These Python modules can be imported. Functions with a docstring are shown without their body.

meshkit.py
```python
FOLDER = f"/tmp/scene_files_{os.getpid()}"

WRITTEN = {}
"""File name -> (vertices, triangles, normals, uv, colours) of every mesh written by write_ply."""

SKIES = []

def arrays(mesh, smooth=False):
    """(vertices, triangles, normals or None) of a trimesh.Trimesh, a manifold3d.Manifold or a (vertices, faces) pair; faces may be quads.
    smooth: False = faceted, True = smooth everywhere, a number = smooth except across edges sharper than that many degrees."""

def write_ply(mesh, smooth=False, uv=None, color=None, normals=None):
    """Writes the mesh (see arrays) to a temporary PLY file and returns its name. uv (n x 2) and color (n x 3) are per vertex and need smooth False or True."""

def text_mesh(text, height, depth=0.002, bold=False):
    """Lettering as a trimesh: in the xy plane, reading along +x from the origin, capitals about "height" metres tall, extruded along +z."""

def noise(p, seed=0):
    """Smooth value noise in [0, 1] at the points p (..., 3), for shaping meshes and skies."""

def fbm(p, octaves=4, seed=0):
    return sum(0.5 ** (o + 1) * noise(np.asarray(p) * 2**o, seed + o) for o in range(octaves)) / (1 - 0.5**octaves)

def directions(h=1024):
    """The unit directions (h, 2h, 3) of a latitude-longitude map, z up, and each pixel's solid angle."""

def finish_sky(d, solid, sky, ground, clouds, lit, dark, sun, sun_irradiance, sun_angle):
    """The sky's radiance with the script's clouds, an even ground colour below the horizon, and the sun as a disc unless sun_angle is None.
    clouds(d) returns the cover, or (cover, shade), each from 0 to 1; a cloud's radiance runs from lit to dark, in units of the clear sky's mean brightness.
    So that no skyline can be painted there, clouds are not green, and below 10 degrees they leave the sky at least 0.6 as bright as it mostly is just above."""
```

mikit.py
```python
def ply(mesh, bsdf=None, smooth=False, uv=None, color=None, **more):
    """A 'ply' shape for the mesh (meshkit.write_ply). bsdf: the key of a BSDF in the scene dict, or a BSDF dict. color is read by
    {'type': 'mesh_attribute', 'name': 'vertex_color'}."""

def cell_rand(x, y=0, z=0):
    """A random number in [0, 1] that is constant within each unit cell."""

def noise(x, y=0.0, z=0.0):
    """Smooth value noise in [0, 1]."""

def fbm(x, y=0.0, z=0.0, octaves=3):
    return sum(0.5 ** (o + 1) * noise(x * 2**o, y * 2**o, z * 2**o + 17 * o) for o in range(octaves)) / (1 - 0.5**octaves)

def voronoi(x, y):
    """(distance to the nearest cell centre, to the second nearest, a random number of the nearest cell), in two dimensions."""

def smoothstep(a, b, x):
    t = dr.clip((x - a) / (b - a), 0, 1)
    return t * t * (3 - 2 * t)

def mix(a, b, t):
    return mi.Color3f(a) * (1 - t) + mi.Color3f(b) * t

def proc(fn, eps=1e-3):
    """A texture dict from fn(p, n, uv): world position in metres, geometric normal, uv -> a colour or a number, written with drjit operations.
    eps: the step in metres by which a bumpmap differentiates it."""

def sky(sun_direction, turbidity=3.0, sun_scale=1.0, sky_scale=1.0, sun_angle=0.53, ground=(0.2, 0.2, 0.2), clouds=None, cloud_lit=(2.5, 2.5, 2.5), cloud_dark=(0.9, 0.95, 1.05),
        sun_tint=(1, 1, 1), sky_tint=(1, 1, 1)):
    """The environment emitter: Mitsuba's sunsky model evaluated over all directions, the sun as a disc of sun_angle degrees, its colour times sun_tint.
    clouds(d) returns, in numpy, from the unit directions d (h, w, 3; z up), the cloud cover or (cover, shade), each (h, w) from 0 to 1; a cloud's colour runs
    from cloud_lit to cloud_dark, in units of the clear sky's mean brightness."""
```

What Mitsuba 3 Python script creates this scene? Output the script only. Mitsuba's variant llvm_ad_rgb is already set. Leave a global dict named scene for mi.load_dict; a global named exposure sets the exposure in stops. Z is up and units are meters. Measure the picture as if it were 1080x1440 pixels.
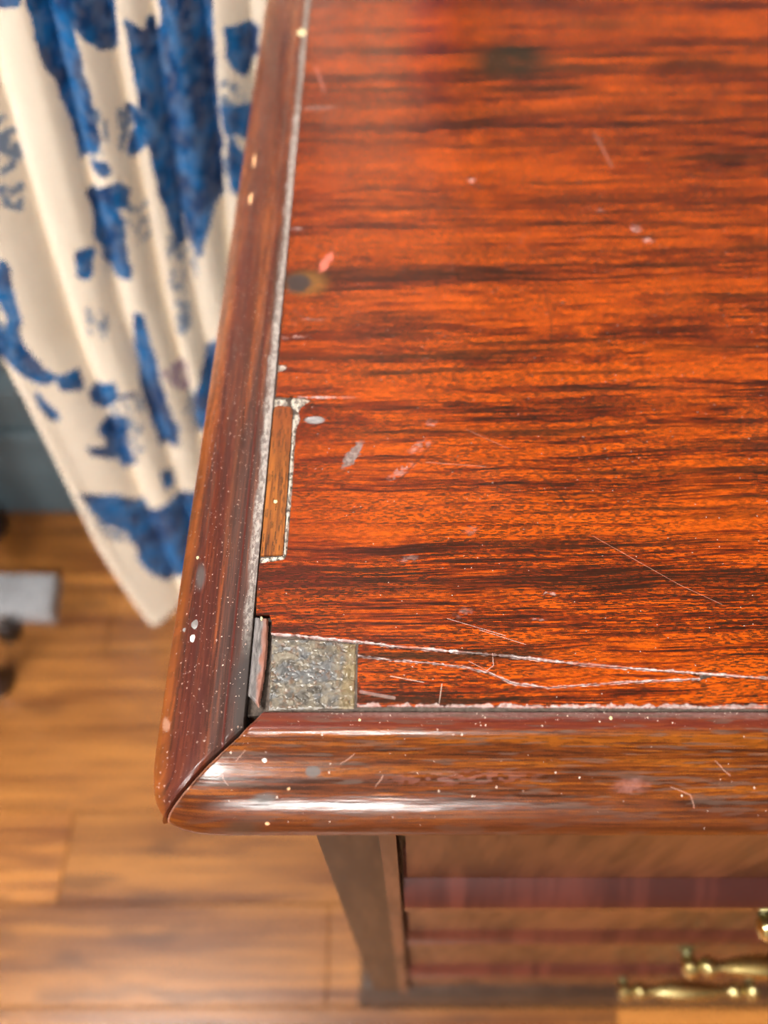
import math, random
import numpy as np, trimesh, drjit as dr, mitsuba as mi
from shapely.geometry import Polygon, LineString, Point
from shapely import contains_xy, make_valid
import mikit, meshkit
from mikit import proc, noise, fbm, cell_rand, smoothstep, mix, ply
T = mi.ScalarTransform4f
scene, labels = {"type": "scene"}, {}

# ---------------------------------------------------------------- camera, sky, lamps, exposure
H = 0.62                      # height of the chest's top
EYE = 0.87                    # height of the lens
PITCH = math.radians(56)
exposure = 0.0
scene["camera"] = {"type": "thinlens", "fov": 2 * math.degrees(math.atan(540 / 1240)), "fov_axis": "x",
                   "aperture_radius": 0.0026, "focus_distance": 0.283, "near_clip": 0.01, "far_clip": 100,
                   "to_world": T().look_at(origin=[0, 0, EYE], target=[0, math.cos(PITCH), EYE - math.sin(PITCH)], up=[0, 0, 1])}
LAMPS = [(-0.17, -2.25, 0.30, 130.0), (-0.70, -0.25, 0.26, 95.0)]      # x, y, radius, radiance of the ceiling lamps
scene["sky"] = mikit.sky((0.5, 0.75, 0.55), turbidity=4, sun_scale=0.0, sky_scale=0.55)
CEIL = 2.42

rng = np.random.default_rng(7)
random.seed(7)


# ---------------------------------------------------------------- helpers
def tag(key, label=None, cat=None, group=None, kind=None):
    d = {}
    if label: d["label"] = label
    if cat: d["category"] = cat
    if group: d["group"] = group
    if kind: d["kind"] = kind
    labels[key] = d


def put(key, mesh, bsdf, smooth=False, **more):
    base, n = key, 0
    while key in scene:
        n += 1
        key = f"{base}_{n:03d}"
    scene[key] = ply(mesh, bsdf, smooth, **more)
    return key


def box(x0, x1, y0, y1, z0, z1, bev=0.0):
    m = trimesh.creation.box(extents=(x1 - x0, y1 - y0, z1 - z0))
    if bev > 0:
        v = []
        for sx in (-1, 1):
            for sy in (-1, 1):
                for sz in (-1, 1):
                    hx, hy, hz = (x1 - x0) / 2, (y1 - y0) / 2, (z1 - z0) / 2
                    v += [(sx * (hx - bev), sy * (hy - bev), sz * hz), (sx * (hx - bev), sy * hy, sz * (hz - bev)), (sx * hx, sy * (hy - bev), sz * (hz - bev))]
        m = trimesh.convex.convex_hull(np.array(v))
    m.apply_translation(((x0 + x1) / 2, (y0 + y1) / 2, (z0 + z1) / 2))
    return m


def lathe(profile, sections=32):
    """profile: (radius, height) pairs, turned about z"""
    return trimesh.creation.revolve(np.array(profile, float), sections=sections)


def hull(points):
    return trimesh.convex.convex_hull(np.array(points, float))


def ragged(line, step, amp, seed):
    """the polyline with points every step and a random sideways raggedness"""
    r = np.random.default_rng(seed)
    ls = LineString(line)
    n = max(2, int(ls.length / step))
    out = []
    for i in range(n + 1):
        p = ls.interpolate(i / n, normalized=True)
        k = 0 if i in (0, n) else 1
        out.append((p.x + k * amp * r.normal() * 0.5, p.y + k * amp * r.normal()))
    return out


def profile_strip(prof, x0, x1, at):
    """a strip of constant section along x: prof = (y, z) pairs, closed"""
    p = np.array(prof, float)
    n = len(p)
    v = np.vstack([np.column_stack([np.full(n, x), p + at]) for x in (x0, x1)])
    f = [(i, (i + 1) % n, n + (i + 1) % n, n + i) for i in range(n)]
    m = trimesh.Trimesh(v, [t for a, b, c, d in f for t in ((a, b, c), (a, c, d))], process=False)
    caps = trimesh.creation.triangulate_polygon(Polygon(p), engine="earcut")
    cv, cf = caps
    for x, flip in ((x0, True), (x1, False)):
        c = trimesh.Trimesh(np.column_stack([np.full(len(cv), x), cv + at]), cf[:, ::-1] if flip else cf, process=False)
        m = trimesh.util.concatenate([m, c])
    m.merge_vertices()
    m.fix_normals()
    return m


def principled(color, rough, spec=0.5, **more):
    return {"type": "twosided", "bsdf": {"type": "principled", "base_color": color, "roughness": rough, "specular": spec, **more}}


def rgb(r, g, b):
    return {"type": "rgb", "value": [r, g, b]}


def bumped(bsdf, fn, scale, eps=2e-4):
    inner = bsdf["bsdf"] if bsdf["type"] == "twosided" else bsdf
    return {"type": "twosided", "bsdf": {"type": "bumpmap", "arbitrary": proc(fn, eps), "scale": scale, "bsdf": inner}}


def seg_dist(x, y, pts):
    """distance in the plane to a polyline"""
    d = mi.Float(1e6)
    for (ax, ay), (bx, by) in zip(pts[:-1], pts[1:]):
        ux, uy = bx - ax, by - ay
        t = dr.clip(((x - ax) * ux + (y - ay) * uy) / (ux * ux + uy * uy), 0, 1)
        d = dr.minimum(d, dr.square(x - ax - t * ux) + dr.square(y - ay - t * uy))
    return dr.sqrt(d)


def inside(x, y, pts):
    """1 inside the polygon, 0 outside"""
    c = mi.Bool(False)
    for (ax, ay), (bx, by) in zip(pts, pts[1:] + pts[:1]):
        if ay == by:
            continue
        hit = ((ay > y) != (by > y)) & (x < (bx - ax) * (y - ay) / (by - ay) + ax)
        c = c ^ hit
    return dr.select(c, mi.Float(1), mi.Float(0))


def spot(x, y, cx, cy, rx, ry, ang=0.0, soft=0.35):
    c, s = math.cos(ang), math.sin(ang)
    u, v = ((x - cx) * c + (y - cy) * s) / rx, (-(x - cx) * s + (y - cy) * c) / ry
    return 1 - smoothstep(1 - soft, 1 + soft, dr.sqrt(u * u + v * v))


# ---------------------------------------------------------------- outlines on the chest's top, in millimetres
CRACK = [(-35.6, 122.5), (-24.4, 121.5), (-8.8, 119.8), (4.4, 118.1), (22.0, 116.4), (39.4, 114.8), (56.7, 112.6), (73.8, 111.0), (91.0, 109.6), (116.4, 107.5), (150, 106.4), (210, 105.2)]
SPLIT = [(-8.1, 115.2), (2.2, 113.8), (13.1, 112.9), (23.9, 111.5), (32.5, 109.4), (39.8, 105.9), (49.3, 104.8), (62.3, 105.7), (77.5, 106.8), (96.0, 107.5)]
XR, YB = 820.0, 552.0         # right and back end of the veneered field
XI, YI = -41.2, 97.5          # inner edges of the side and front mouldings
MITX = -36.0                  # the mitre starts here


# ---------------------------------------------------------------- materials
def grain_dashes(X, Y, lx, ly, thr, seed):
    row = dr.floor(Y / ly)
    xs = X / lx + 7.3 * cell_rand(row, seed, 5)
    r = cell_rand(dr.floor(xs), row, seed)
    fx, fy = xs - dr.floor(xs), Y / ly - row
    half = 0.2 + 0.28 * cell_rand(dr.floor(xs), row, seed + 3)
    m = (1 - smoothstep(half * 0.7, half, dr.abs(fx - 0.5))) * (1 - smoothstep(0.18, 0.42, dr.abs(fy - 0.5)))
    return dr.select(r > thr, m, 0)


def top_parts(p):
    X, Y = p.x * 1000, p.y * 1000
    w = Y + 7 * (fbm(X / 130, Y / 60, 3.1) - 0.5) + 1.2 * (noise(X / 22, Y / 9) - 0.5) - 0.02 * X
    band = fbm(w / 11, X / 260, 1.7, 3)
    fine = fbm(w / 1.7, X / 38, 9.2, 3)
    hair = noise(w / 0.33, X / 9)
    return X, Y, w, band, fine, hair


STREAKS = [(336, 3.5, 0.55), (288, 4.0, 0.6), (301, 2.0, 0.4), (262, 3.0, 0.45), (243, 2.5, 0.6), (205, 2.0, 0.35), (181, 2.5, 0.5), (157, 1.4, 0.35), (140, 3.5, 0.3), (441, 4, 0.8), (405, 5, 0.55), (378, 3, 0.4), (520, 8, 0.5)]


def top_color(p, n, uv):
    X, Y, w, band, fine, hair = top_parts(p)
    t = 0.40 * band + 0.36 * fine + 0.24 * hair
    t = smoothstep(0.30, 0.62, t)
    c = mix((0.038, 0.007, 0.002), (0.185, 0.021, 0.002), smoothstep(0.0, 0.5, t))
    c = mix(c, (0.50, 0.074, 0.002), smoothstep(0.40, 1.0, t))
    satin = noise(X / 1.7 + 3 * noise(w / 4, X / 20), w / 0.42, 5)
    c = c * (0.64 + 0.66 * satin)
    # darker streaks that follow the grain
    s = mi.Float(0)
    for y0, hw, k in STREAKS:
        along = noise(X / 45 + y0, y0 * 0.37)
        s = dr.maximum(s, k * dr.exp(-dr.square((w - y0) / hw)) * smoothstep(0.2, 0.75, along + 0.45 * (fine - 0.5)))
    s = dr.maximum(s, 0.85 * smoothstep(0.56, 0.70, fbm(w / 3.6, X / 80, 4.4, 3)) * smoothstep(0.25, 0.6, fbm(w / 30, X / 130, 12, 2) + 0.12))
    c = mix(c, (0.028, 0.011, 0.003), dr.clip(s * (0.55 + 0.8 * (fine - 0.3) + 0.35 * hair), 0, 0.95))
    # deep red towards the left edge
    red = smoothstep(10, -40, X + 30 * (noise(X / 30, Y / 35, 8) - 0.5)) * 0.55
    c = mix(c, (0.13, 0.012, 0.005), red * (0.45 + 0.5 * noise(w / 3, X / 30, 2)))
    # pores
    amount = smoothstep(0.1, 0.6, noise(X / 28, Y / 13, 5))
    d = grain_dashes(X, Y + 0.6 * noise(X / 8, Y / 4), 4.2, 0.55, 0.45, 1) + grain_dashes(X, Y + 0.5 * noise(X / 7, Y / 5), 2.6, 0.4, 0.5, 2)
    c = mix(c, (0.026, 0.010, 0.004), dr.minimum(d, 1) * (0.35 + 0.55 * amount))
    # marks: a dark knot, a dark burn, scars, scuffs, scratches
    k = spot(X + 6 * noise(X / 9, Y / 6), Y, 69, 453, 21, 15, 0, 0.6) * (0.85 + 0.4 * noise(X / 6, Y / 3))
    k = dr.maximum(k, spot(X, Y, 82, 446, 42, 3.4, 0, 0.6) * 0.8)
    k = dr.maximum(k, spot(X, Y, 118, 490, 22, 5, 0, 0.8) * 0.55)
    c = mix(c, (0.022, 0.016, 0.006), dr.clip(k, 0, 1) * 0.92)
    b = spot(X + 2 * noise(X / 2, Y / 2), Y, -34.5, 283, 5.2, 5.6, 0, 0.35)
    c = mix(c, (0.28, 0.13, 0.03), spot(X, Y, -32, 283, 8, 7, 0, 0.5) * 0.55)
    c = mix(c, (0.05, 0.033, 0.03), b)
    c = mix(c, (0.62, 0.16, 0.11), spot(X + 1.5 * noise(X, Y / 2), Y, -23.6, 296, 1.8, 6.5, -0.35, 0.3) * 0.9)
    scar = spot(X + 1.8 * (fbm(X / 1.2, Y / 1.2, 5) - 0.5), Y + 2.4 * (fbm(X / 1.5, Y / 1.5, 25) - 0.5), -11.2, 193.5, 2.0, 6.6, -0.48, 0.25)
    c = mix(c, mix((0.12, 0.085, 0.075), (0.30, 0.24, 0.22), noise(X / 0.7, Y / 0.7)), scar * 0.93)
    c = mix(c, mix((0.15, 0.13, 0.125), (0.38, 0.36, 0.36), noise(X / 2, Y / 0.5)), spot(X, Y, -25.5, 209.4, 3.6, 1.7, 0, 0.2))
    wx, wy = X + 2.4 * (fbm(X / 1.5, Y / 1.5, 6) - 0.5), Y + 2.4 * (fbm(X / 1.5, Y / 1.5, 16) - 0.5)
    for (cx, cy, rx, ry, a, k) in [(13, 197, 4, 1.6, 0.5, .35), (6, 186, 5, 1.5, 0.7, .3), (17, 208, 1.6, 1.2, 0, .4), (8, 150, 3, 1.0, 0.2, .2), (29, 161, 2, 1.5, 0.4, .15), (-36, 252, 5, .6, 0.05, .35), (-30, 262, 6, .5, 0, .3), (-39, 318, 3, .8, 0, .45),
                                  (-32, 410, 8, 1.5, 0.05, .35), (110, 318, 1.8, 2.2, 0, .5), (114, 310, 2, 1.6, 0, .6), (96, 330, 1.2, 1.2, 0, .4), (40, 352, 1.4, 1.6, 0, .5), (53.5, 137, 1.6, .45, 0.05, .7), (49.5, 127.5, 2.4, .4, 0.05, .7), (25, 130, 2.5, 1.2, 0.3, .2)]:
        c = mix(c, (0.50, 0.35, 0.32), spot(wx, wy, cx, cy, rx, ry, a, 0.6) * k * 1.2 * smoothstep(0.15, 0.75, noise(X / 0.9, Y / 0.9, 3)))
    for pts, wd, k, col in [([(50, 190), (60, 178), (63, 171)], 0.5, .75, (0.035, 0.015, 0.006)), ([(43, 236), (47, 246), (46, 256)], 0.45, .6, (0.05, 0.014, 0.006)), ([(26, 268), (33, 262), (33, 254)], 0.6, .5, (0.05, 0.014, 0.006)), ([(66, 280), (67, 262), (66, 250)], 0.5, .6, (0.05, 0.014, 0.006)),
                            ([(108, 312), (124, 316), (150, 320)], 0.9, .75, (0.04, 0.014, 0.006)), ([(0, 175), (16, 196)], 0.5, .6, (0.06, 0.014, 0.006)),
                            ([(70, 159), (96, 140), (108, 133)], 0.16, .5, (0.6, 0.3, 0.22)), ([(15, 190), (36, 188)], 0.2, .5, (0.6, 0.35, 0.28)), ([(20, 128), (38, 122)], 0.14, .6, (0.7, 0.5, 0.45)), ([(30, 124), (44, 119)], 0.14, .6, (0.7, 0.5, 0.45)), ([(2, 108.5), (12, 106.5)], 0.22, .7, (0.75, 0.5, 0.42)),
                            ([(16.5, 100), (17.5, 106)], 0.22, .55, (0.6, 0.5, 0.42)), ([(26, 113.5), (37, 107)], 0.14, .6, (0.7, 0.45, 0.4)), ([(31, 110), (33.5, 112), (33.5, 116)], 0.2, .5, (0.7, 0.5, 0.45)), ([(-35, 446), (-30, 424)], 0.8, .55, (0.6, 0.2, 0.15)), ([(101, 390), (106, 362)], 0.9, .3, (0.6, 0.28, 0.2)),
                            ([(-7, 103.5), (-3, 102.6), (3, 101.5)], 0.7, .5, (0.42, 0.30, 0.27)), ([(30, 205), (45, 196)], 0.12, .4, (0.7, 0.4, 0.3))]:
        c = mix(c, col, (1 - smoothstep(wd * 0.5, wd, seg_dist(X, Y, pts))) * k * (0.5 + 0.6 * noise(X / 1.5, Y / 1.5, 3)))
    # pale bruised edges of the cracks and of the broken veneer
    jag = 0.55 * (noise(X / 0.9, Y / 0.9, 4) - 0.5) + 0.35 * (noise(X / 3.5, Y / 2) - 0.5)
    pale = smoothstep(0.62, 0.2, seg_dist(X, Y - 0.2, CRACK) + jag) * (0.35 + 0.65 * smoothstep(0.3, 0.6, noise(X / 9, 3.3) + 0.12))
    pale = dr.maximum(pale, smoothstep(0.58, 0.15, seg_dist(X, Y, SPLIT) + jag) * (0.5 + 0.5 * noise(X / 4, 8.1)))
    rim = smoothstep(1.1, 0.3, Y - 98.6 + 1.4 * (noise(X / 2.2, 7.7) - 0.5) + 0.8 * (noise(X / 0.6, 2.2) - 0.5))
    pale = dr.maximum(pale, rim * 0.8 * smoothstep(130, 95, X))
    pale = dr.maximum(pale, smoothstep(0.6, 0.2, dr.abs(Y - 220.5) + jag) * smoothstep(-8, -24, X) * 0.8)
    c = mix(c, mix((0.36, 0.19, 0.16), (0.70, 0.64, 0.62), noise(X / 0.7, Y / 0.6, 6)), pale * 0.85)
    # dust specks
    cell = cell_rand(dr.floor(X / 2.3), dr.floor(Y / 2.3), 11)
    px_, py_ = cell_rand(dr.floor(X / 2.3), dr.floor(Y / 2.3), 12), cell_rand(dr.floor(X / 2.3), dr.floor(Y / 2.3), 13)
    fx, fy = X / 2.3 - dr.floor(X / 2.3) - 0.2 - 0.6 * px_, Y / 2.3 - dr.floor(Y / 2.3) - 0.2 - 0.6 * py_
    c = mix(c, (0.6, 0.5, 0.45), dr.select((cell > 0.965) & (dr.sqrt(fx * fx + fy * fy) < 0.09), mi.Float(0.7), mi.Float(0)))
    return c


def top_rough(p, n, uv):
    X, Y = p.x * 1000, p.y * 1000
    return 0.20 + 0.10 * fbm(X / 12, Y / 9, 2.2) + 0.12 * smoothstep(0.6, 0.8, noise(X / 35, Y / 25))


def top_bump(p, n, uv):
    X, Y = p.x * 1000, p.y * 1000
    h = 0.020 * noise(Y / 0.5, X / 7) + 0.03 * fbm(X / 5, Y / 4, 1.1) - 0.03 * grain_dashes(X, Y, 4.2, 0.55, 0.45, 1)
    h = h - 0.25 * spot(X, Y, -11.2, 193.5, 2.0, 6.2, -0.48, 0.5)
    h = h - 0.3 * spot(X, Y, -25.5, 209.4, 3.6, 1.7, 0, 0.4)
    return h


scene["veneer_wood"] = bumped(principled(proc(top_color), proc(top_rough), 0.42), top_bump, 1e-3)


def moulding_wood(along, across, dark, mid, light, dirt, pores=0.55):
    """colour of a solid moulding: along and across pick the grain's axes in millimetres"""
    def fn(p, n, uv):
        A, C = along(p), across(p)
        w = C + 1.0 * (noise(A / 40, C / 8) - 0.5)
        t = 0.42 * fbm(w / 3.5, A / 90, 3.7) + 0.38 * fbm(w / 0.8, A / 25, 6.1) + 0.2 * noise(w / 0.3, A / 8)
        t = smoothstep(0.28, 0.72, t)
        c = mix(mix(dark, mid, smoothstep(0, 0.5, t)), light, smoothstep(0.4, 1, t))
        c = mix(c, (0.030, 0.011, 0.006), grain_dashes(A, w, 6.0, 0.45, 0.55, 4) * pores)
        return dirt(c, p, p.x * 1000, p.y * 1000)
    return fn


def specks(c, X, Y, s, thr, col, size=0.16):
    i, j = dr.floor(X / s), dr.floor(Y / s)
    fx, fy = X / s - i - 0.2 - 0.6 * cell_rand(i, j, 22), Y / s - j - 0.2 - 0.6 * cell_rand(i, j, 23)
    r = size * (0.5 + cell_rand(i, j, 25))
    return mix(c, col, dr.select((cell_rand(i, j, 21) > thr) & (dr.sqrt(fx * fx + fy * fy * (0.4 + cell_rand(i, j, 24))) < r), mi.Float(0.8), mi.Float(0)))


def side_dirt(c, p, X, Y):
    # grey grime along the inner edge, worn dark varnish, flecks
    g = smoothstep(-45.2, -43.0, X + 1.8 * (fbm(X / 1.2, Y / 6, 2) - 0.5))
    gc = mix((0.20, 0.165, 0.15), (0.46, 0.41, 0.37), smoothstep(0.3, 0.7, fbm(X / 0.6, Y / 1.2, 5)))
    gc = mix((0.05, 0.043, 0.04), gc, smoothstep(118, 150, Y + 12 * noise(X, Y / 9)))
    c = mix(c, (0.30, 0.085, 0.016), smoothstep(-62, -66.5, X + 2.5 * (fbm(Y / 40, X / 1.2) - 0.5)) * (0.25 + 0.4 * fbm(X / 0.8, Y / 25, 7)))
    c = mix(c, (0.075, 0.014, 0.010), smoothstep(6.5, 2.0, dr.abs(X + 57.5)) * 0.6)
    c = mix(c, (0.06, 0.042, 0.038), smoothstep(-53, -49, X + 3 * (fbm(X / 1.0, Y / 40, 3) - 0.5)) * 0.55 * smoothstep(330, 150, Y))
    c = mix(c, gc, g * 0.92)
    c = mix(c, (0.09, 0.012, 0.007), (1 - smoothstep(0.2, 0.55, dr.abs(X + 47.2))) * 0.8)
    c = mix(c, (0.055, 0.022, 0.016), smoothstep(0.5, 0.75, fbm(X / 2.2, Y / 60, 9)) * 0.45)
    c = mix(c, (0.045, 0.035, 0.034), smoothstep(10, 2, dr.abs(Y - 108)) * smoothstep(-49, -44, X) * 0.6)
    c = mix(c, (0.10, 0.085, 0.08), spot(X, Y, -60.5, 145, 1.6, 4.5, 0.1, 0.5) * 0.8)
    c = mix(c, (0.09, 0.035, 0.02), (1 - smoothstep(0.12, 0.3, dr.abs(X + 60.2 + 0.3 * noise(Y / 5)))) * smoothstep(150, 165, Y) * smoothstep(195, 180, Y))
    c = mix(c, (0.55, 0.30, 0.20), spot(X + noise(X / .5, Y / .5), Y, -65.5, 96, 1.3, 2.6, 0.5, 0.4) * 0.55)
    c = specks(c, X, Y, 1.9, 0.84, (0.45, 0.30, 0.24), 0.10)
    c = specks(c, X + 0.7, Y, 0.8, 0.93, (0.5, 0.4, 0.34), 0.13)
    return c


def front_dirt(c, p, X, Y):
    g = smoothstep(94.2, 96.6, Y + 1.4 * (fbm(X / 5, Y / 1.2, 2) - 0.5)) * smoothstep(-40, 20, X + 14 * noise(X / 20, 1.5))
    gc = mix((0.10, 0.085, 0.08), (0.52, 0.47, 0.42), fbm(X / 0.8, Y / 0.5, 5))
    c = mix(c, gc, g * 0.85)
    c = mix(c, (0.13, 0.02, 0.014), smoothstep(91.0, 92.5, Y) * 0.7)                     # red varnish on the inner flat
    worn = smoothstep(0.55, 0.72, fbm(X / 9, Y / 0.8, 9))
    c = mix(c, (0.10, 0.07, 0.055), worn * 0.5)
    c = mix(c, (0.075, 0.018, 0.006), smoothstep(74, 67, Y + 3 * (noise(X / 18, 2.2) - 0.5)) * 0.6)
    c = mix(c, (0.11, 0.10, 0.095), spot(X + 0.5 * noise(X, Y), Y, -20.3, 80.0, 2.1, 1.5, 0, 0.3) * 0.9)
    c = mix(c, (0.10, 0.09, 0.085), spot(X + noise(X, Y), Y, -34.0, 73.0, 3.4, 1.5, 0.2, 0.5) * 0.8)
    c = mix(c, (0.05, 0.03, 0.02), spot(X + noise(X, Y), Y, -40.0, 66.8, 5.0, 1.2, 0, 0.5) * 0.7)
    c = mix(c, (0.45, 0.22, 0.20), spot(X + 2 * noise(X / 2, Y), Y + 1.2 * noise(X / 1.5, Y), 72, 77, 4.0, 1.5, 0.1, 0.8) * 0.35 * (0.6 + 0.6 * noise(X / .6, Y / .5)))
    c = mix(c, (0.46, 0.22, 0.20), spot(X, Y, 22, 78.5, 18, 1.6, 0.02, 0.8) * 0.2 * smoothstep(0.4, 0.6, noise(X / 1.6, Y / .5)))
    for pts in ([(83, 76), (88, 74), (89, 71)], [(-46, 79), (-44.5, 76.5)], [(-40, 86), (-42.5, 83)], [(96, 83), (100, 79)], [(-2, 76), (0, 79)], [(-12, 82), (-8, 85)]):
        c = mix(c, (0.6, 0.36, 0.28), (1 - smoothstep(0.08, 0.22, seg_dist(X + 0.8 * noise(X / 2, Y / 2), Y, pts))) * 0.4)
    edge = dr.abs((X - MITX) - (Y - YI)) * 0.707
    c = mix(c, (0.52, 0.26, 0.18), smoothstep(1.6, 0.7, edge + 0.7 * noise(X / 1.1, Y / 1.1)) * smoothstep(96, 88, Y) * 0.6)
    c = specks(c, X, Y, 2.4, 0.95, (0.6, 0.5, 0.42), 0.09)
    return c


def mould_bump(along, across):
    def fn(p, n, uv):
        A, C = along(p), across(p)
        return 0.022 * noise(C / 0.45, A / 9) + 0.05 * fbm(C / 2.5, A / 22, 4) + 0.012 * noise(C / 0.35, A / 0.6)
    return fn


XM, YM = (lambda p: p.x * 1000), (lambda p: p.y * 1000)
ZM = lambda p: p.z * 1000
YZ = lambda p: p.y * 1000 + 0.8 * p.z * 1000
XZ = lambda p: p.x * 1000 - 0.8 * p.z * 1000
scene["side_moulding_wood"] = bumped(principled(proc(moulding_wood(YM, XZ, (0.055, 0.012, 0.006), (0.125, 0.026, 0.009), (0.25, 0.060, 0.014), side_dirt, 0.5)), 0.27, 0.6), mould_bump(YM, XZ), 1e-3)
scene["front_moulding_wood"] = bumped(principled(proc(moulding_wood(XM, YZ, (0.034, 0.009, 0.003), (0.115, 0.024, 0.004), (0.235, 0.062, 0.006), front_dirt)), 0.22, 0.40), mould_bump(XM, YZ), 1e-3)


def lath_color(p, n, uv):
    X, Y = p.x * 1000, p.y * 1000
    t = 0.5 * fbm(X / 1.4, Y / 30, 2) + 0.5 * fbm(X / 0.4, Y / 9, 4)
    c = mix((0.10, 0.028, 0.008), (0.36, 0.11, 0.018), smoothstep(0.25, 0.7, t))
    c = mix(c, (0.20, 0.04, 0.012), smoothstep(185, 214, Y) * 0.7)
    c = mix(c, (0.035, 0.015, 0.008), grain_dashes(Y, X, 5.0, 0.55, 0.6, 9) * 0.8)
    return c


scene["lath_wood"] = bumped(principled(proc(lath_color), 0.32, 0.5), lambda p, n, uv: 0.03 * noise(p.x * 2000, p.y * 150), 1e-3)


def ground_color(p, n, uv):
    X, Y = p.x * 1000, p.y * 1000
    t = fbm(X / 2.2, Y / 1.8, 3, 4)
    c = mix((0.085, 0.075, 0.062), (0.21, 0.18, 0.135), smoothstep(0.3, 0.7, t))
    c = mix(c, (0.13, 0.135, 0.14), smoothstep(0.48, 0.62, fbm(X / 5.1, Y / 3.1, 8)) * 0.7)
    c = mix(c, (0.27, 0.19, 0.08), smoothstep(-14, -9, X + 4 * noise(X, Y / 3)) * 0.55)
    c = mix(c, (0.17, 0.09, 0.05), smoothstep(0.6, 0.75, fbm(X / 1.3, Y / 1.3, 21)) * 0.5)
    return c


scene["bare_ground"] = principled(proc(ground_color), 0.30, 0.6)


def under_color(p, n, uv):
    X, Y = p.x * 1000, p.y * 1000
    return mix((0.03, 0.02, 0.015), (0.13, 0.10, 0.08), fbm(X / 0.8, Y / 0.8, 2))


scene["ground_board"] = principled(proc(under_color), 0.7, 0.3)


def grit_color(p, n, uv):
    X, Y = p.x * 1000, p.y * 1000
    return mix((0.10, 0.08, 0.07), (0.60, 0.53, 0.44), smoothstep(0.3, 0.62, fbm(X / 0.55, Y / 0.7, 2)))


scene["pale_grit"] = principled(proc(grit_color), 0.7, 0.3)


def splinter_color(p, n, uv):
    X, Y = p.x * 1000, p.y * 1000
    c = mix((0.05, 0.045, 0.045), (0.28, 0.25, 0.24), fbm(X / 0.7, Y / 3.5, 3))
    return mix(c, (0.32, 0.12, 0.075), smoothstep(-38.9, -37.2, X + 1.4 * (noise(X, Y / 3) - .5)) * 0.8)


scene["splinter_wood"] = bumped(principled(proc(splinter_color), 0.4, 0.5), lambda p, n, uv: 0.08 * fbm(p.x * 1500, p.y * 500, 2), 1e-3)


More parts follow.
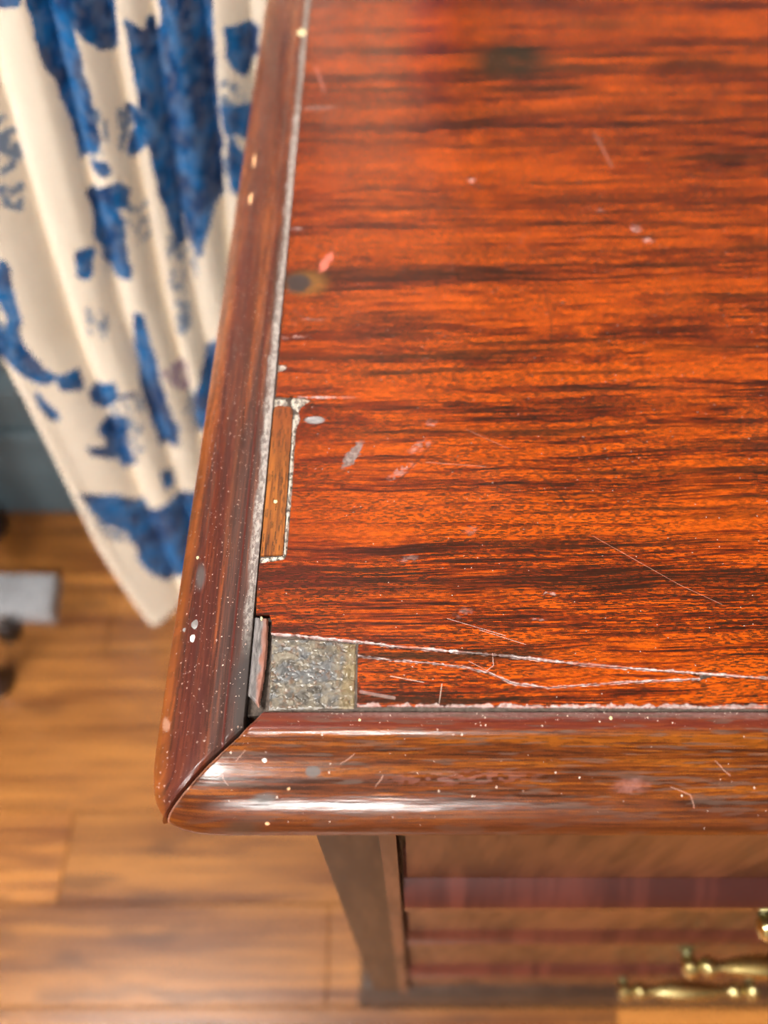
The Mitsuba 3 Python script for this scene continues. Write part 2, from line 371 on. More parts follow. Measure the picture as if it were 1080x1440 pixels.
def carcass_fn(base, light, scale):
    def fn(p, n, uv):
        X, Z = p.x * 1000, p.z * 1000
        t = 0.6 * fbm(X / 22 * scale, Z / 90, p.y * 5) + 0.4 * fbm(X / 6, Z / 40, 3)
        return mix(base, light, smoothstep(0.3, 0.7, t))
    return fn


scene["carcass_wood"] = principled(proc(carcass_fn((0.024, 0.011, 0.005), (0.056, 0.025, 0.009), 1)), 0.4, 0.3)
scene["drawer_wood"] = principled(proc(carcass_fn((0.05, 0.018, 0.009), (0.13, 0.047, 0.021), 1.0)), 0.30)
scene["bead_wood"] = principled(proc(carcass_fn((0.045, 0.011, 0.008), (0.10, 0.024, 0.016), 0.3)), 0.2)
scene["plinth_wood"] = principled(proc(carcass_fn((0.014, 0.009, 0.008), (0.036, 0.022, 0.016), 0.4)), 0.35)
scene["brass"] = {"type": "twosided", "bsdf": {"type": "principled", "base_color": proc(lambda p, n, uv: mix((0.62, 0.47, 0.16), (0.80, 0.66, 0.30), fbm(p.x * 90, p.y * 90, p.z * 90))), "metallic": 1.0, "roughness": 0.24}}
scene["dull_brass"] = {"type": "twosided", "bsdf": {"type": "principled", "base_color": rgb(0.16, 0.15, 0.07), "metallic": 0.8, "roughness": 0.4}}
scene["pale_paint"] = principled(rgb(0.78, 0.74, 0.66), 0.4)
scene["yellow_plaster"] = principled(rgb(0.75, 0.65, 0.36), 0.6)
scene["peach_wax"] = principled(rgb(0.72, 0.40, 0.20), 0.35)
scene["grey_paint"] = principled(rgb(0.22, 0.20, 0.19), 0.4)
scene["dust"] = principled(rgb(0.62, 0.50, 0.42), 0.35)

# setting
def floor_color(tone):
    def fn(p, n, uv):
        X, Y = p.x * 1000, p.y * 1000
        w = Y + 10 * (fbm(X / 160, Y / 50, tone * 7) - 0.5)
        t = 0.55 * fbm(w / 12, X / 260, tone * 31) + 0.45 * fbm(w / 3, X / 90, tone * 17)
        c = mix((0.15, 0.045, 0.010), (0.42, 0.165, 0.035), smoothstep(0.28, 0.68, t))
        c = mix(c, (0.085, 0.028, 0.010), smoothstep(0.60, 0.78, fbm(w / 16, X / 70, 40 + tone * 5)) * 0.5)
        return c * (0.86 + 0.28 * tone)
    return fn


for i in range(3):
    scene[f"floor_wood_{i}"] = principled(proc(floor_color(i / 2)), 0.30, 0.55)
scene["blue_grey_paint"] = principled(proc(lambda p, n, uv: mix((0.090, 0.138, 0.165), (0.105, 0.155, 0.182), fbm(p.x * 30, p.y * 30, p.z * 30))), 0.42)
scene["wall_paint"] = principled(rgb(0.24, 0.25, 0.26), 0.7)
scene["ceiling_paint"] = principled(rgb(0.80, 0.79, 0.77), 0.8)
scene["white_paint"] = principled(rgb(0.72, 0.72, 0.70), 0.4)
scene["black_wood"] = principled(rgb(0.035, 0.022, 0.018), 0.28)
scene["dark_leg_wood"] = principled(rgb(0.045, 0.018, 0.010), 0.35)
scene["stone"] = principled(proc(lambda p, n, uv: mix((0.26, 0.26, 0.28), (0.52, 0.52, 0.54), fbm(p.x * 260, p.y * 260, p.z * 260, 3))), 0.45)
scene["glass"] = {"type": "thindielectric"}
scene["iron"] = principled(rgb(0.05, 0.05, 0.05), 0.4)

# curtain print: outlines on the cloth (position across, height), in millimetres
BLUE = [[(-206.1,646.1),(-204.2,646.9),(-193.9,641.2),(-193.4,639.5),(-194.9,636.9),(-196.2,636.2),(-206.4,638.1),(-207.5,639.7)],
    [(-191.9,641.8),(-190.3,643.0),(-175.2,639.1),(-174.2,637.8),(-172.3,554.2),(-175.0,543.9),(-176.0,542.9),(-184.9,540.7),(-186.5,542.0),(-186.5,561.9),(-189.6,595.7),(-191.7,605.8),(-192.8,620.2)],
    [(-175.1,637.4),(-173.2,638.6),(-154.0,629.3),(-153.3,627.9),(-157.1,596.6),(-159.3,595.8),(-164.5,600.6),(-169.7,609.0),(-173.7,618.0),(-175.0,626.4)],
    [(-151.5,613.7),(-150.6,615.0),(-149.1,614.4),(-145.1,607.6),(-142.7,604.9),(-141.5,608.1),(-139.4,608.6),(-137.1,606.6),(-137.0,600.0),(-135.3,600.3),(-132.4,609.4),(-132.4,621.0),(-130.6,622.2),(-106.5,612.4),(-105.7,611.2),(-106.9,544.9),(-106.2,514.4),(-109.6,472.7),(-110.9,471.5),(-115.1,471.4),(-121.2,450.5),(-126.7,434.4),(-127.9,433.5),(-129.1,434.3),(-134.8,449.4),(-136.5,470.4),(-143.8,475.5),(-148.0,501.1),(-149.7,536.3)],
    [(-100.5,587.9),(-98.7,589.1),(-81.2,582.4),(-80.4,581.1),(-82.1,564.3),(-89.2,554.4),(-91.1,554.3),(-95.0,558.4),(-100.0,569.7)],
    [(-106.2,539.1),(-104.3,540.3),(-87.2,531.0),(-86.5,529.7),(-89.1,511.3),(-91.1,510.4),(-104.0,518.4),(-104.6,519.4)],
    [(-103.8,516.7),(-102.8,518.0),(-101.4,517.3),(-92.8,500.7),(-96.9,469.4),(-98.0,468.3),(-99.4,469.0),(-104.6,479.8)],
    [(-159.1,563.1),(-157.4,564.6),(-151.8,562.7),(-150.9,561.7),(-149.4,549.4),(-149.1,537.1),(-157.0,527.0),(-159.2,527.4),(-161.4,534.1),(-155.7,548.5)],
    [(-181.9,535.7),(-180.3,537.3),(-172.0,535.5),(-171.0,534.5),(-169.5,527.2),(-170.4,525.6),(-174.3,524.5),(-175.7,525.0),(-180.3,530.4)],
    [(-186.9,516.9),(-185.7,518.2),(-169.1,519.3),(-167.9,518.6),(-163.1,510.0),(-165.3,499.6),(-167.1,498.7),(-171.9,500.9),(-170.7,491.2),(-170.4,471.6),(-171.8,442.7),(-173.6,441.6),(-182.1,444.9),(-182.9,445.9),(-186.6,466.0),(-187.9,486.4)],
    [(-198.2,480.9),(-196.2,481.8),(-190.3,478.3),(-189.7,476.9),(-194.7,455.5),(-197.1,455.0),(-200.9,461.0)],
    [(-176.4,409.3),(-174.3,410.2),(-170.3,406.6),(-170.4,372.1),(-172.3,331.8),(-171.8,300.5),(-169.5,275.7),(-175.2,251.7),(-177.6,251.3),(-187.5,266.5),(-187.4,309.6),(-186.3,341.9),(-181.9,381.0)],
    [(-229.1,493.1),(-227.8,494.0),(-226.6,492.9),(-225.7,485.1),(-228.1,455.9),(-231.2,434.5),(-231.4,417.4),(-227.6,393.4),(-224.5,381.9),(-225.0,380.6),(-227.5,378.5),(-229.3,378.6),(-237.8,388.1),(-243.3,409.7),(-236.6,446.0),(-233.5,479.1)],
    [(-224.9,379.6),(-223.3,380.9),(-213.4,378.7),(-212.4,377.2),(-214.7,359.6),(-216.9,358.8),(-224.9,366.2)],
    [(-213.5,350.6),(-212.6,351.8),(-201.9,355.3),(-200.2,354.3),(-198.7,339.2),(-208.3,322.6),(-209.6,322.0),(-210.7,323.0),(-213.6,335.4)],
    [(-240.4,373.7),(-239.2,374.8),(-237.9,373.9),(-235.0,364.9),(-231.3,347.6),(-231.4,338.0),(-233.4,336.9),(-238.7,340.9),(-242.1,360.6)],
    [(-217.2,308.6),(-216.8,309.9),(-207.9,317.6),(-199.4,316.2),(-198.4,314.7),(-203.4,278.7),(-212.8,267.2),(-214.9,267.4),(-221.6,279.9),(-226.7,294.4),(-226.2,295.9),(-224.6,295.8),(-216.0,287.8),(-213.8,294.9)],
    [(-205.8,343.0),(-203.9,344.2),(-190.2,336.3),(-189.5,335.2),(-189.6,330.1),(-191.6,329.0),(-204.9,337.0)],
    [(-244.6,245.3),(-243.9,246.7),(-242.4,246.4),(-221.4,224.9),(-208.6,192.4),(-208.2,151.0),(-201.8,123.1),(-193.0,133.7),(-182.6,171.2),(-172.1,179.8),(-170.6,179.9),(-170.0,178.6),(-188.6,65.7),(-213.1,50.7),(-215.1,51.5),(-223.7,83.6),(-227.6,123.7),(-219.9,134.4),(-225.7,173.1),(-234.7,190.9),(-241.0,216.1)],
    [(-192.6,227.6),(-191.7,228.7),(-190.3,228.3),(-184.7,221.1),(-185.9,200.7),(-188.1,199.9),(-194.1,206.3)],
    [(-136.9,343.0),(-136.0,343.9),(-127.5,345.9),(-125.9,344.3),(-136.7,293.9),(-147.3,255.9),(-157.0,249.2),(-159.0,250.4),(-155.9,291.6),(-144.9,315.6)],
    [(-183.3,325.2),(-182.3,326.3),(-173.7,328.7),(-172.1,327.4),(-171.8,300.4),(-178.0,287.0),(-180.3,287.0),(-186.5,298.6)],
    [(-212.5,274.9),(-211.4,276.2),(-205.0,277.3),(-203.5,276.0),(-202.8,254.1),(-209.5,246.9),(-211.7,247.8)],
    [(-244.4,447.9),(-243.1,448.7),(-241.9,447.7),(-234.9,415.8),(-223.9,379.8),(-225.0,378.1),(-232.3,377.7),(-233.6,378.4),(-245.9,402.1),(-254.1,422.2)],
    [(-224.5,177.0),(-223.4,178.3),(-196.7,183.5),(-175.4,182.7),(-174.1,181.2),(-192.8,58.9),(-194.9,58.1),(-223.9,82.7)],
    [(-182.6,289.5),(-180.3,290.1),(-168.5,274.6),(-174.4,249.4),(-176.6,248.8),(-186.8,258.7),(-187.2,259.8)],
    [(-146.2,491.6),(-145.4,492.9),(-143.9,492.5),(-138.9,485.9),(-135.8,448.5),(-137.3,447.1),(-141.3,447.6),(-142.4,448.8)],
    [(-191.6,142.6),(-190.7,143.6),(-179.2,147.6),(-177.5,146.2),(-189.9,69.5),(-191.3,68.4),(-199.4,68.9),(-200.6,70.4)]]
SKETCH = [[(-146.8,463.6),(-146.2,463.7),(-138.9,442.9),(-143.2,363.3),(-152.4,370.6),(-151.0,421.0)],
    [(-172.0,506.2),(-171.5,506.4),(-157.3,492.7),(-158.5,462.3),(-170.4,470.8)],
    [(-202.5,435.1),(-202.0,435.3),(-190.5,422.7),(-195.9,399.4),(-203.0,407.8)],
    [(-213.5,587.9),(-212.9,587.9),(-208.9,569.7),(-210.7,529.0),(-215.0,518.2),(-222.4,535.9)],
    [(-174.1,573.7),(-166.9,565.5),(-172.8,527.4),(-181.5,533.5)],
    [(-186.9,594.0),(-175.3,595.4),(-180.4,573.6),(-187.9,575.9)],
    [(-231.9,475.9),(-231.3,475.8),(-231.0,450.6),(-236.5,411.7),(-252.6,417.1)],
    [(-105.0,559.3),(-90.5,547.6),(-91.4,528.3),(-105.5,540.0)],
    [(-106.3,514.6),(-94.9,504.5),(-99.4,473.1),(-108.0,474.8)],
    [(-204.5,338.1),(-187.5,326.2),(-197.0,260.3),(-211.2,264.4)],
    [(-252.7,225.2),(-252.2,225.5),(-209.2,194.8),(-214.3,133.6),(-234.3,162.5)],
    [(-139.5,455.6),(-130.0,471.9),(-127.5,446.4),(-135.0,405.8)],
    [(-162.5,565.3),(-161.9,565.5),(-156.0,556.2),(-158.6,526.9),(-164.7,536.9)],
    [(-157.4,307.2),(-156.8,307.3),(-148.2,294.0),(-158.1,253.9),(-162.1,283.8)]]
PURPLE = [[(-171.4,344.3),(-152.2,338.5),(-157.9,303.4),(-166.3,326.5)]]
#PRINT#


def cloth_color(p, n, uv):
    U, Z = uv.x * 1000, uv.y * 1000
    u = U + 3.2 * (fbm(U / 9, Z / 11, 2) - 0.5)
    z = Z + 7.0 * (fbm(U / 9, Z / 11, 7) - 0.5)
    c = mix((0.83, 0.75, 0.61), (0.87, 0.80, 0.68), fbm(U / 20, Z / 30, 1))
    ink = mix((0.004, 0.042, 0.15), (0.005, 0.125, 0.36), smoothstep(0.3, 0.7, fbm(U / 7, Z / 16, 4)))
    b = mi.Float(0)
    for pts in BLUE:
        b = dr.maximum(b, inside(u, z, pts))
    s = mi.Float(0)
    for pts in SKETCH:
        s = dr.maximum(s, inside(u, z, pts))
    lines = smoothstep(0.46, 0.56, fbm(U / 2.6, Z / 5.0, 3))
    c = mix(c, (0.07, 0.16, 0.30), s * lines * 0.85)
    # the same sprigs go on over the cloth above and beside
    far = dr.select((Z > 655) | (U > -72 - 0.167 * (600 - Z)), mi.Float(1), mi.Float(0))
    b = dr.maximum(b, far * smoothstep(0.54, 0.57, fbm(U / 26, Z / 75, 12)))
    c = mix(c, ink, b * (0.93 + 0.07 * lines))
    light = smoothstep(0.66, 0.74, fbm(U / 4.0, Z / 9.0, 31))
    c = mix(c, (0.16, 0.32, 0.55), b * light * 0.3)
    for pts in PURPLE:
        c = mix(c, (0.16, 0.07, 0.22), inside(u, z, pts) * smoothstep(0.35, 0.55, fbm(U / 3, Z / 5, 9)) * 0.85)
    return c


scene["printed_cloth"] = principled(proc(cloth_color), 0.75, 0.25, sheen=0.2)

# ---------------------------------------------------------------- the room
RX0, RX1, RY0, RY1 = -2.3, 2.3, -3.0, 0.609


def struct(key, mesh, bsdf, label, smooth=False):
    k = put(key, mesh, bsdf, smooth)
    tag(k, label, kind="structure")
    return k


struct("floor", box(RX0, RX1, RY0, RY1, -0.05, -0.012), "dark_leg_wood", "reddish brown varnished plank floor")
PW = 0.083
row = 0
y = RY0
while y < RY1 - 1e-6:
    y1 = min(y + PW, RY1)
    x = RX0 - random.uniform(0, 0.9)
    if y1 > -0.25 and y < 0.6:
        x = RX0 - 0.25 * (row % 3)
    while x < RX1:
        ln = 1.25 if y1 > -0.25 else random.choice((1.3, 1.6))
        a, b = max(x, RX0), min(x + ln, RX1)
        if b - a > 0.02:
            put("floor__plank", box(a + 0.0003, b - 0.0003, y + 0.0004, y1 - 0.0004, -0.0125, 0.0, 0.0007), f"floor_wood_{random.randrange(3)}")
        x += ln
    y += PW
    row += 1

# back wall with a window to the left of the curtain
WX0, WX1, WZ0, WZ1 = -1.55, -0.27, 0.80, 2.10
parts = [box(RX0, WX0, RY1, RY1 + 0.16, -0.05, CEIL), box(WX1, RX1, RY1, RY1 + 0.16, -0.05, CEIL), box(WX0, WX1, RY1, RY1 + 0.16, -0.05, WZ0), box(WX0, WX1, RY1, RY1 + 0.16, WZ1, CEIL)]
struct("wall_back", trimesh.util.concatenate(parts), "blue_grey_paint", "grey-blue painted wall behind the curtain")
struct("wall_left", box(RX0 - 0.1, RX0, RY0, RY1 + 0.16, -0.05, CEIL), "wall_paint", "pale side wall left of the chest")
struct("wall_right", box(RX1, RX1 + 0.1, RY0, RY1 + 0.16, -0.05, CEIL), "wall_paint", "pale side wall right of the chest")
struct("wall_front", box(RX0 - 0.1, RX1 + 0.1, RY0 - 0.1, RY0, -0.05, CEIL), "wall_paint", "pale wall behind the photographer")
struct("ceiling", box(RX0 - 0.1, RX1 + 0.1, RY0 - 0.1, RY1 + 0.16, CEIL, CEIL + 0.1), "ceiling_paint", "white painted ceiling")
prof = [(0, 0), (-0.022, 0), (-0.022, 0.072), (-0.018, 0.080), (-0.012, 0.098), (-0.010, 0.122), (-0.004, 0.128), (0, 0.128)]
struct("baseboard_back", profile_strip(prof, RX0 + 0.001, RX1 - 0.001, (RY1 - 0.0005, 0.0005)), "blue_grey_paint", "grey-blue baseboard with a stepped cap under the curtain", 30)
prof = [(0, 0), (-0.006, 0.003), (-0.013, 0.012), (-0.013, 0.022), (-0.006, 0.036), (0, 0.040)]
struct("trim_1", profile_strip(prof, RX0 + 0.001, RX1 - 0.001, (RY1 - 0.0005, 0.178)), "blue_grey_paint", "grey-blue panel moulding above the baseboard", 30)
# window: frame, glazing bars, pane
fr = [box(WX0, WX0 + 0.05, RY1 + 0.02, RY1 + 0.10, WZ0, WZ1), box(WX1 - 0.05, WX1, RY1 + 0.02, RY1 + 0.10, WZ0, WZ1), box(WX0 + 0.05, WX1 - 0.05, RY1 + 0.02, RY1 + 0.10, WZ0, WZ0 + 0.05), box(WX0 + 0.05, WX1 - 0.05, RY1 + 0.02, RY1 + 0.10, WZ1 - 0.05, WZ1)]
struct("window_1", trimesh.util.concatenate(fr), "white_paint", "white framed window left of the curtain")
put("window_1__glazing_bar", box(-0.925, -0.895, RY1 + 0.04, RY1 + 0.08, WZ0 + 0.05, WZ1 - 0.05, 0.003), "white_paint")
put("window_1__glazing_bar", box(WX0 + 0.05, -0.926, RY1 + 0.04, RY1 + 0.08, 1.43, 1.46, 0.003), "white_paint")
put("window_1__glazing_bar", box(-0.894, WX1 - 0.05, RY1 + 0.04, RY1 + 0.08, 1.43, 1.46, 0.003), "white_paint")
put("window_1__window_sill", box(WX0 - 0.03, WX1 + 0.02, RY1 - 0.03, RY1 - 0.0005, WZ0 - 0.03, WZ0, 0.004), "white_paint")

# ceiling lamps
scene["lamp_rim"] = principled(rgb(0.7, 0.7, 0.68), 0.3)
for i, (lx, ly, lr, rad) in enumerate(LAMPS):
    key = "ceiling_lamp" if i == 0 else f"ceiling_lamp_{i:03d}"
    tag(key, ["round white ceiling lamp behind the photographer", "smaller round white ceiling lamp above the floor left of the chest"][i], "lamp")
    ring = lathe([(lr, 0), (lr + 0.025, 0), (lr + 0.025, 0.045), (lr, 0.045), (lr, 0)], 48)
    ring.apply_translation((lx, ly, CEIL - 0.0455))
    put(key + "__rim", ring, "lamp_rim", 30)
    dif = lathe([(0, 0), (lr - 0.001, 0), (lr - 0.001, 0.035), (0, 0.035)], 48)
    dif.apply_translation((lx, ly, CEIL - 0.0405))
    scene[key + "__diffuser"] = ply(dif, principled(rgb(0.8, 0.8, 0.8), 0.6), False, emitter={"type": "area", "radiance": rgb(rad, rad * 0.97, rad * 0.92)})

# ---------------------------------------------------------------- the chest of drawers
CH = "chest_of_drawers"
tag(CH, "reddish brown chest of drawers with chipped veneer top, brass pulls and broken corner", "chest of drawers")
MM = 1e-3


def chest(part, mesh, bsdf, smooth=False, label=None, kind=None):
    k = put(f"{CH}__{part}", mesh, bsdf, smooth)
    if label or kind:
        tag(k, label, kind=kind)
    return k


# ground board under the veneer
chest("ground_board", box(-0.0412, -0.0353, 0.0976, 0.145, H - 0.018, H - 0.0045, 0.0002), "ground_board")
chest("ground_board", box(-0.0411, -0.0352, 0.1452, 0.5515, H - 0.018, H - 0.0010, 0.0001), "ground_board")
chest("ground_board", box(-0.0352, XR * MM, 0.0976, 0.5515, H - 0.018, H - 0.0010, 0.0002), "ground_board", label="bare dark board that shows in the gaps of the veneer")


def sheet(outline, z0, z1):
    """a veneer sheet from an outline in millimetres, its upper rim eased"""
    g = make_valid(Polygon(outline))
    if g.geom_type != "Polygon":
        g = max((q for q in getattr(g, "geoms", [g]) if q.geom_type == "Polygon"), key=lambda q: q.area)
    m = trimesh.creation.extrude_polygon(g, (z1 - z0) * 1000, engine="earcut")
    m.apply_scale(MM)
    m.apply_translation((0, 0, z0))
    return m


lower = ragged(CRACK, 2.0, 0.16, 3)
left_edge = [(-41.0, YB), (-41.1, 411), (-41.0, 318.6), (-40.9, 282.3), (-40.8, 249.6), (-40.7, 238), (-38.2, 237.6), (-37.2, 236.2), (-37.6, 234.4), (-40.6, 233.5), (-40.6, 221.4)]
notch = ragged([(-40.6, 221.4), (-34.1, 221.0), (-26.5, 219.6), (-30.5, 216.0), (-31.8, 213.4), (-30.8, 211.0), (-30.9, 208.6), (-31.9, 206.0), (-32.1, 193.2), (-31.9, 177.6), (-32.0, 162.8), (-32.2, 152.0), (-32.6, 149.6), (-41.0, 148.2)], 1.6, 0.10, 4)
tail = [(-41.0, 138.2), (-40.6, 129.4)] + ragged([(-40.6, 129.4), (-36.5, 129.4), (-35.3, 127.0), (-35.4, 122.8)], 1.0, 0.1, 5)
main = [(XR, YB)] + left_edge + notch + tail + lower[1:] + [(300, 104), (XR, 103)]
chest("veneer_sheet", sheet(main, H - 0.0009, H), "veneer_wood", label="glossy red-brown striped veneer of the top")
fl = ragged([(-8.0, 98.9), (34, 98.6), (114, 98.3), (210, 98.2)], 2.5, 0.09, 8)
split = ragged(SPLIT, 1.6, 0.16, 6)
GAP = 0.28
up = [(x, y - GAP) for x, y in lower if x > -8.2]
tip = split[-1]
sliver = [(-8.0, 119.4)] + [q for q in up if q[0] < tip[0] + 1.5] + split[::-1]
chest("veneer_splinter", sheet(sliver, H - 0.0009, H - 0.00012), "veneer_wood", label="long narrow cracked veneer splinter along the front edge")
strip = [(x, y - GAP) for x, y in split] + [q for q in up if q[0] > tip[0] + 2.5] + [(300, 103.6), (XR, 102.6), (XR, 98.2)] + fl[::-1]
chest("veneer_strip", sheet(strip, H - 0.0009, H - 0.00006), "veneer_wood", label="cracked front strip of veneer beside the bare patch")


# mouldings round the top: profiles as (distance from the mitre's inner lines, height), millimetres
def ovolo(d0, d1, z0, z1, n=18):
    return [(d0 + (d1 - d0) * math.sin(a), z1 + (z0 - z1) * math.cos(a)) for a in np.linspace(0, math.pi / 2, n)]


front_prof = [(0.0, -1.4), (0.25, -0.5), (0.8, -0.12), (2.5, 0.0), (4.4, -0.05), (5.2, -0.18), (5.8, -0.45), (6.3, -0.8), (6.8, -1.15), (7.2, -1.40), (7.6, -1.5)] + ovolo(8.2, 32.0, -1.4, -15.5)[1:] + [(31.6, -17.2), (30.0, -18.4), (27.0, -19.0)]
side_prof = [(5.35, -1.3), (5.4, -0.3), (5.6, 0.0), (8.2, 0.05), (9.9, 0.0), (10.4, -0.25), (10.9, -1.0), (11.3, -1.5), (11.8, -1.3), (12.6, -1.0), (14, -0.9)] + ovolo(14.0, 33.6, -0.9, -15.5)[1:] + [(33.2, -17.2), (31.6, -18.4), (28.6, -19.0)]


def top_height(prof, d):
    p = np.array(prof)
    return np.interp(d, p[:, 0][: np.argmax(p[:, 0]) + 1], p[:, 1][: np.argmax(p[:, 0]) + 1])


def corner(dx, dy):
    """rounds the outer corner in plan: (dx, dy) are distances outwards from the mitre's start"""
    a, b = np.maximum(dx, 0) / 33.6, np.maximum(dy, 0) / 32.0
    m = np.maximum(a, b)
    pn = np.power(a ** 4.2 + b ** 4.2 + 1e-12, 1 / 4.2)
    s = np.where(pn > 1e-3, m / np.maximum(pn, 1e-3), 1)
    w = np.clip((m - 0.35) / 0.4, 0, 1)
    s = 1 + (s - 1) * w * w * (3 - 2 * w)
    s = np.where((dx > 0) & (dy > 0), s, 1)
    return np.where(dx > 0, dx * s, dx), np.where(dy > 0, dy * s, dy)


def moulding(prof, length, kind, gap, nt=420):
    """kind 'side' runs back along y, 'front' runs right along x; cut at the mitre"""
    P = np.array(prof)
    n = len(P)
    t = np.linspace(0, 1, nt) ** 1.8
    D, Tt = np.meshgrid(P[:, 0], t, indexing="ij")
    Z = np.repeat(P[:, 1][:, None], nt, 1)
    start = -D + gap                      # along-coordinate at the mitre, measured inwards
    A = start + Tt * (length - start)
    dist = (A + D - gap) * 0.7071
    drop = np.clip(1 - dist / 1.3, 0, 1) ** 2 * 0.8
    Z = Z - drop * (D > 2)
    q = np.stack([A * 0.05, D * 0.15, Z * 0.1], -1)
    wob = (meshkit.fbm(q, 3, 5 if kind == "side" else 9) - 0.5)
    Z = Z + 0.4 * wob * (D > 9) + 0.12 * (meshkit.noise(np.stack([A * 0.12, D * 0.4, D * 0], -1), 3) - 0.5) * (D > 7)
    if kind == "side":
        dx, dy = D + 0.25 * wob, -A
        dx, dy = corner(dx, dy)
        X, Y = MITX - dx, YI - dy
    else:
        dx, dy = corner(-A, D + 0.25 * wob)
        X, Y = MITX - dx, YI - dy
    v = np.stack([X * MM, Y * MM, H + Z * MM], -1)
    bottom = v[[0]].copy()
    bottom[..., 2] = H - 0.019
    v = np.concatenate([v, bottom], 0)
    n += 1
    idx = np.arange(n * nt).reshape(n, nt)
    f = []
    for i in range(n):
        a, b = idx[i], idx[(i + 1) % n]
        f.append(np.stack([a[:-1], b[:-1], b[1:], a[1:]], -1))
    f = np.concatenate(f).reshape(-1, 4)
    f = np.vstack([f[:, [0, 1, 2]], f[:, [0, 2, 3]]])
    caps = []
    for c in (0, nt - 1):
        ring = idx[:, c]
        mid = v.reshape(-1, 3)[ring].mean(0)
        caps.append((ring, mid))
    V = v.reshape(-1, 3)
    for ring, mid in caps:
        k = len(V)
        V = np.vstack([V, mid[None]])
        f = np.vstack([f, np.stack([ring, np.roll(ring, -1), np.full(n, k)], -1)])
    m = trimesh.Trimesh(V, f, process=False)
    trimesh.repair.fix_normals(m)
    return m


chest("edge_moulding", moulding(side_prof, YB - YI, "side", 0.55), "side_moulding_wood", 50, "dusty brown moulding along the left side of the top")
chest("edge_moulding", moulding(front_prof, XR - MITX, "front", 0.55, 900), "front_moulding_wood", 50, "glossy brown moulding along the front of the top")


# gritty fillings and the bare corner patch: fine relief meshes
def relief(poly, step, z, fn, rim=0.8):
    P = Polygon(poly)
    x0, y0, x1, y1 = P.bounds
    gx, gy = np.arange(x0, x1 + step, step), np.arange(y0, y1 + step, step)
    X, Y = np.meshgrid(gx, gy, indexing="ij")
    ok = contains_xy(P.buffer(step * 0.3), X, Y)
    edge = np.array([P.exterior.distance(Point(a, b)) for a, b in zip(X.ravel(), Y.ravel())]).reshape(X.shape)
    Z = fn(X, Y) * np.clip(edge / rim, 0, 1)
    n, k = X.shape
    idx = np.arange(n * k).reshape(n, k)
    q = np.stack([idx[:-1, :-1], idx[1:, :-1], idx[1:, 1:], idx[:-1, 1:]], -1).reshape(-1, 4)
    q = q[ok.ravel()[q].all(1)]
    m = trimesh.Trimesh(np.column_stack([X.ravel() * MM, Y.ravel() * MM, z + Z.ravel() * MM]), np.vstack([q[:, [0, 1, 2]], q[:, [0, 2, 3]]]), process=False)
    m.remove_unreferenced_vertices()
    return m


def f3(X, Y, s, seed, o=4):
    return meshkit.fbm(np.stack([X / s, Y / s, X * 0 + seed], -1), o, seed)


def patch_relief(X, Y):
    r = np.abs(f3(X, Y, 3.5, 3) - 0.5) * 1.2
    ridge = np.abs(f3(X, Y, 2.8, 3, 3) - 0.5)
    return 0.35 + 0.6 * (f3(X, Y, 2.2, 2, 3) - 0.4) + 0.30 * (f3(X, Y, 0.8, 6, 2) - 0.5) - 0.45 * np.clip(1 - ridge / 0.035, 0, 1)


chest("bare_patch", relief([(-35.0, 121.6), (-22, 120.9), (-8.7, 119.4), (-8.6, 110), (-8.9, 98.4), (-34.4, 97.9)], 0.22, H - 0.00095, patch_relief, 0.35), "bare_ground", True, "rough grey bare patch where the corner veneer is missing")
SP = ragged([(-41.05, 129.0), (-36.6, 128.6), (-36.2, 120), (-36.3, 110), (-36.9, 102), (-37.2, 98.6), (-38.0, 99.5), (-41.0, 102.6)], 1.0, 0.08, 12)
chest("edge_splinter", relief(SP, 0.22, H - 0.0014, lambda X, Y: 1.15 + 0.5 * (f3(X * 2, Y * 0.6, 1.5, 8) - 0.5), 0.5), "splinter_wood", True, "frayed splinter of wood beside the bare patch")
lath = sheet([(-40.9, 151.3), (-40.9, 213.5), (-40.5, 215.6), (-39.6, 216.4), (-35.4, 216.0), (-34.2, 215.0), (-33.9, 213), (-33.7, 180), (-33.6, 151.8)], H - 0.0009, H - 0.00005)
chest("lath", lath, "lath_wood", label="orange-brown wooden lath let into the left edge")
grit = [relief([(-41.0, 150.9), (-33.4, 151.5), (-32.5, 149.9), (-40.8, 148.5)], 0.25, H - 0.0010, lambda X, Y: 1.2 * f3(X, Y, 1.1, 14), 0.6),
        relief([(-33.5, 151.6), (-33.6, 180), (-33.8, 213), (-32.3, 212), (-32.0, 180), (-32.4, 152)], 0.25, H - 0.0010, lambda X, Y: 1.5 * f3(X, Y, 1.0, 15), 0.5),
        relief([(-34.4, 216), (-35.0, 219.5), (-34.0, 220.9), (-26.9, 219.4), (-30.6, 215.8), (-31.9, 213.4)], 0.25, H - 0.0010, lambda X, Y: 1.7 * f3(X, Y, 1.4, 16), 0.8),
        relief([(-33.6, 213), (-31.6, 212.8), (-30.5, 211), (-30.6, 208.6), (-31.6, 206.2), (-33.4, 205)], 0.25, H - 0.0010, lambda X, Y: 1.9 * f3(X, Y, 1.4, 17), 0.8),
        relief([(-41, 216.6), (-36, 216.6), (-36.4, 219.8), (-41, 220.6)], 0.25, H - 0.0010, lambda X, Y: 1.3 * f3(X, Y, 1.4, 18), 0.6),
        relief([(-40.8, 237.3), (-38.3, 237.4), (-37.5, 236.2), (-37.9, 234.6), (-40.7, 233.9)], 0.25, H - 0.0010, lambda X, Y: 1.2 * f3(X, Y, 1.0, 19), 0.5)]
chest("dirt_filling", trimesh.util.concatenate(grit), "pale_grit", True, "pale gritty dirt packed in the gaps around the lath", "stuff")


def on_side(x):                       # height of the side moulding at x (mm)
    return float(top_height(side_prof, MITX - x))


def on_front(y):
    return float(top_height(front_prof, YI - y))


